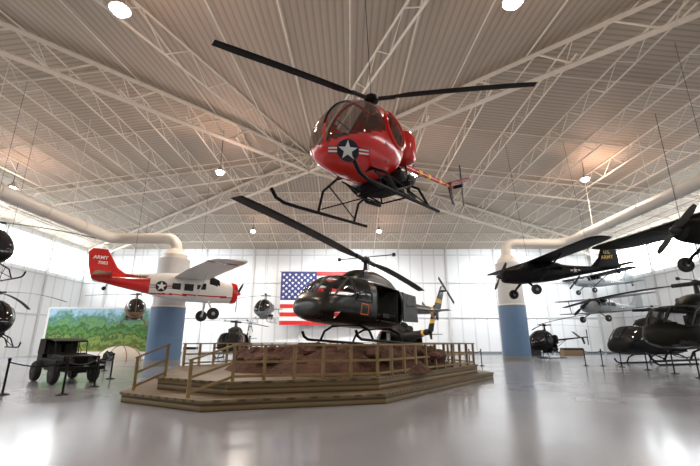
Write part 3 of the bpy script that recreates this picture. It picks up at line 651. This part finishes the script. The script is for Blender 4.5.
# other helicopters
light_heli('scout_helicopter','small brown helicopter hanging below the white airplane',at_y(133,325,29),R(300),body='tan',frame='tan',droop=.2,cable=7,scale=.9,blades=(.2,2.3,4.4))
light_heli('scout_helicopter','dark helicopter hanging at the upper left edge of the hall',at_y(-22,278,16),R(330),body='dolive',cable=7,blades=(R(60),R(180),R(300)))
light_heli('scout_helicopter','black helicopter with drooping blades at the left edge behind the jeep',at_y(-16,348,18),R(320),body='black',cable=9,droop=.5,blades=(R(30),R(150),R(270)))
light_heli('scout_helicopter','small pale grey helicopter facing forward, hanging left of the flag',at_y(264,323,36),R(262),body='grey',frame='metal',cable=9,blades=(R(20),R(140),R(260)))
utility_heli('utility_helicopter','far dark helicopter facing forward on the floor left of the platform',(at_y(234,350,38).x,38,0),R(275),body='olive',blade_ang=R(160),square=False,scale=.9,glass='glass')
yr=R(206)
utility_heli('utility_helicopter','big dark olive helicopter with drooping blades at the right edge',(16.5,18.6,.55),yr,body='dolive',blade_ang=R(113)-yr,droop=.6,square=False,cable=9)
yr=R(200)
utility_heli('utility_helicopter','black low helicopter standing on the floor behind the right barrier',(21.0,27.8,0),yr,body='black',blade_ang=R(150)-yr,droop=.9,square=False,glass='glass',scale=1.0,trim='black')
light_heli('scout_helicopter','dark helicopter standing just right of the right pillar',(at_y(546,350,38).x,38,0),R(200),body='olive',scale=1.2,droop=.3,blades=(R(0),R(120),R(240)))
utility_heli('utility_helicopter','far tan-bladed helicopter behind the tail of the black helicopter',(at_y(398,350,34).x,34,0),R(100),body='olive',bladem='tan',blade_ang=R(285)-R(100),square=False,scale=1,droop=.2,glass='glass')
# ---------------------------------------------------------------- flag
fl=thing('american_flag','large american flag hanging on the back wall behind the helicopter','flag',tuple(at_y(279,325,47)))
z1=at_y(279,272,47).z-fl.location.z; wd=z1*1.72
def wv(x): return -.12*math.sin(x*1.3)-.05*math.sin(x*3.1)
def clothpatch(x0,x1,za,zb,off,mb):
    n_=max(2,int((x1-x0)/.25)); vs=[]; fs=[]
    for i in range(n_+1):
        x=x0+(x1-x0)*i/n_; vs+=[(x,wv(x)-off,za),(x,wv(x)-off,zb)]
    for i in range(n_): fs.append((2*i,2*i+2,2*i+3,2*i+1))
    mb.add(vs,fs)
q=MB(); clothpatch(0,wd,0,z1,0,q); q.build('cloth','iwhite',fl)
for i in range(0,13,2):
    q=MB(); clothpatch(0,wd,z1*i/13,z1*(i+1)/13,.02,q); q.build('red_stripe','ired',fl)
q=MB(); clothpatch(0,wd*.4,z1*6/13,z1,.04,q); cn=q.build('canton','fblue',fl)
q=MB(); cw,chh=wd*.4,z1*7/13
for r_ in range(9):
    for k in range(6 if r_%2==0 else 5):
        x=cw*((k*2+1+(r_%2))/12); z=z1-chh*(r_+1)/10; ps=star(x,z,.2); vs=[(x,wv(x)-.06,z)]+[(a,wv(a)-.06,b_) for a,b_ in ps]
        q.add(vs,[(0,1+j,1+(j+1)%10) for j in range(10)])
q.build('star_pattern','iwhite',cn)
MB().tube((-.2,0,z1+.03),(wd+.2,0,z1+.03),.05).build('flag_pole','metal',fl)
# ---------------------------------------------------------------- mural and displays
a=at_y(42,350,36); b_=at_y(150,350,36); top=at_y(90,308,36).z
mu=thing('mural_board','large green landscape mural on the left behind the jeep','mural',((a.x+b_.x)/2,36,0))
MB().box((0,0,(top+.6)/2+.0),(b_.x-a.x,.12,top-.6)).build('painting','mural',mu,smooth=False)
MB().box((0,0,.3),(b_.x-a.x+.2,.3,.6)).build('base','white',mu,smooth=False)
for s_ in(-1,1): MB().box((s_*(b_.x-a.x)/2,0,top/2),(.15,.2,top)).build('frame_side','white',mu,smooth=False)
MB().box((0,0,top),(b_.x-a.x+.2,.2,.12)).build('frame_top','white',mu,smooth=False)
dm=thing('dome_tent','small pale domed tent standing in front of the right end of the mural','tent',(at_y(121,350,33.5).x,33.5,0))
MB().lathe([(1.7,0),(1.66,.25),(1.45,.6),(1.1,.88),(.6,1.06),(.05,1.12)],n=32).build('tent_shell','dome',dm)
for kx in range(4):
    a=PI*kx/4; MB().path([((1.72*math.cos(f_))*math.cos(a),(1.72*math.cos(f_))*math.sin(a),1.15*math.sin(f_)) for f_ in [PI*i/16 for i in range(17)]],.035,6).build('tent_rib','tan',dm)
MB().prism([(-.4,0),(.4,0),(.36,.5),(.2,.7),(-.2,.7),(-.36,.5)],'y',-1.74,-1.5).build('tent_opening','canvas',dm,smooth=False)
# ---------------------------------------------------------------- jeep
def jeep(label,loc,yaw,body='dolive',top='canvas',scale=1):
    t=thing('military_jeep',label,'jeep',loc,yaw,scale=scale)
    q=MB(); q.prism([(-1.6,.5),(.35,.5),(.35,.62),(1.5,.62),(1.55,.98),(.45,1.04),(.35,1.08),(-.1,.88),(-.9,.88),(-1.1,1.05),(-1.6,1.05)],'y',-.56,.56); q.build('body_tub',body,t,smooth=False,bevel=.03)
    for sd in(-1,1):
        MB().prism([(.5,.86),(1.62,.86),(1.7,.72),(1.7,.68),(1.58,.82),(.5,.82)],'y',sd*.56,sd*.82).build('fender',body,t,smooth=False)
        MB().lathe([(.02,0),(.11,.01),(.12,-.06)],(1.58,sd*.33,.82),'x',16).build('headlight','dmetal',t)
        for xx in(-1.05,1.1):
            w=MB().lathe([(.2,-.11),(.34,-.11),(.38,-.06),(.38,.06),(.34,.11),(.2,.11)],(xx,sd*.66,.38),'y',28).build('wheel','rubber',t)
            MB().lathe([(.05,-.12),(.2,-.06),(.2,.06),(.05,.12)],(xx,sd*.66,.38),'y',18).build('hub_cap','frame',w)
        MB().box((-.35,sd*.28,.95),(.45,.45,.12)).build('seat','canvas',t,smooth=False,bevel=.03)
        MB().box((-.6,sd*.28,1.2),(.1,.45,.45),(0,-.15,0)).build('seat_back','canvas',t,smooth=False,bevel=.03)
    q=MB()
    for i in range(9): q.box((1.57,-.22+.055*i,.8),(.03,.025,.28))
    q.build('grille','black',t,smooth=False)
    q=MB(); W=.54
    q.path([(.42,-W,1.05),(.3,-W,1.52),(.3,W,1.52),(.42,W,1.05),(.42,-W,1.05)],.035,6); q.build('windshield_frame',body,t)
    MB().tube((.42,0,1.05),(.3,0,1.52),.02).build('windshield_divider',body,t)
    for xx in(-.5,-1.45): MB().path([(xx,-W,1.0),(xx,-W,1.6),(xx,W,1.6),(xx,W,1.0)],.025,6).build('top_bow',body,t)
    MB().prism([(.3,1.54),(-.5,1.64),(-1.5,1.62),(-1.56,1.05),(-1.52,1.05),(-1.46,1.58),(-.5,1.60),(.3,1.51)],'y',-.58,.58).build('canvas_top',top,t,smooth=False)
    for sd in(-1,1): MB().prism([(-.75,1.02),(-1.52,1.02),(-1.48,1.6),(-.75,1.62)],'y',sd*.56,sd*.58).build('canvas_side',top,t,smooth=False)
    MB().box((1.75,0,.55),(.1,1.5,.14)).build('bumper',body,t,smooth=False,bevel=.02)
    MB().box((0,0,.45),(3.2,.5,.14)).build('chassis','black',t,smooth=False)
    MB().lathe([(.1,-.08),(.33,-.1),(.37,0),(.33,.1),(.1,.08)],(-1.75,.15,.85),'x',22).build('spare_wheel','rubber',t)
    q=MB(); q.path([(-.02+.0,.28+.2*math.cos(a_),1.15+.18*math.sin(a_)) for a_ in [2*PI*k/16 for k in range(17)]],.015,5); sw=q.build('steering_wheel','black',t)
    MB().tube((-.02,.28,1.15),(.3,.28,.95),.015).build('steering_column','black',sw)
    return t
pj=at_z(48,384,0)
jeep('dark olive military jeep with canvas top parked at the left in front of the mural',(pj.x-.2,pj.y+1.0,0),R(-38),scale=.98)
# ---------------------------------------------------------------- barriers
def stanchions(pts,where):
    for i,p in enumerate(pts):
        t=thing('barrier_post','slim black barrier post in the row '+where,'barrier post',(p[0],p[1],0),0,'barrier posts '+where)
        MB().lathe([(.17,0),(.17,.02),(.05,.05),(.03,.06)],n=18).build('base','black',t)
        MB().lathe([(.03,.05),(.03,.93),(.045,.94),(.045,1.0),(.02,1.02)],n=12).build('pole','black',t)
    for a_,b_ in zip(pts[:-1],pts[1:]):
        q=MB(); a_=Vector((*a_,.9)); b_=Vector((*b_,.9)); rp=[a_.lerp(b_,i/8)-Vector((0,0,.12*math.sin(PI*i/8))) for i in range(9)]
        q.path(rp,.02,6); tag(q.build('barrier_rope','black'),'black barrier rope slung between posts '+where,'rope','barrier ropes '+where)
g2=lambda px,py:(at_z(px,py,0).x,at_z(px,py,0).y)
stanchions([g2(2,395),g2(62,395),g2(94,387),g2(110,379),g2(104,371)],'around the jeep at left')
stanchions([g2(586,366),g2(603,366),g2(622,367),g2(648,370),g2(675,374),g2(700,378)],'before the helicopters at right')
stanchions([g2(470,366),g2(482,366)],'right of the platform')
for (lb,px,py,w,h,m) in (('dark display case beside the right pillar far back',532,352,1.6,1.0,'dmetal'),('tan display crate far right of the right pillar',572,353,2.2,.8,'tan'),('white display plinth far back left of the platform',190,356,1.4,.9,'white')):
    p=at_y(px,py,43); t=thing('display_case',lb,'display case',(p.x,43,0))
    MB().box((0,0,h*.35),(w,.8,h*.7)).build('cabinet',m,t,smooth=False,bevel=.02); MB().box((0,0,h*.85),(w*.95,.75,h*.3)).build('glass_top','glass',t,smooth=False)
# ---------------------------------------------------------------- camera, world, look
cam=bpy.data.cameras.new('camera'); co=bpy.data.objects.new('camera',cam); COL.objects.link(co); co.location=(0,0,CH); co.rotation_euler=(PI/2+TH,0,0)
cam.sensor_width=36; cam.lens=F/700*36; cam.clip_end=300; sc.camera=co
w=bpy.data.worlds.new('w'); sc.world=w; w.use_nodes=True; w.node_tree.nodes['Background'].inputs[0].default_value=(.5,.55,.6,1); w.node_tree.nodes['Background'].inputs[1].default_value=.3
sc.view_settings.view_transform='Standard'; sc.view_settings.exposure=0
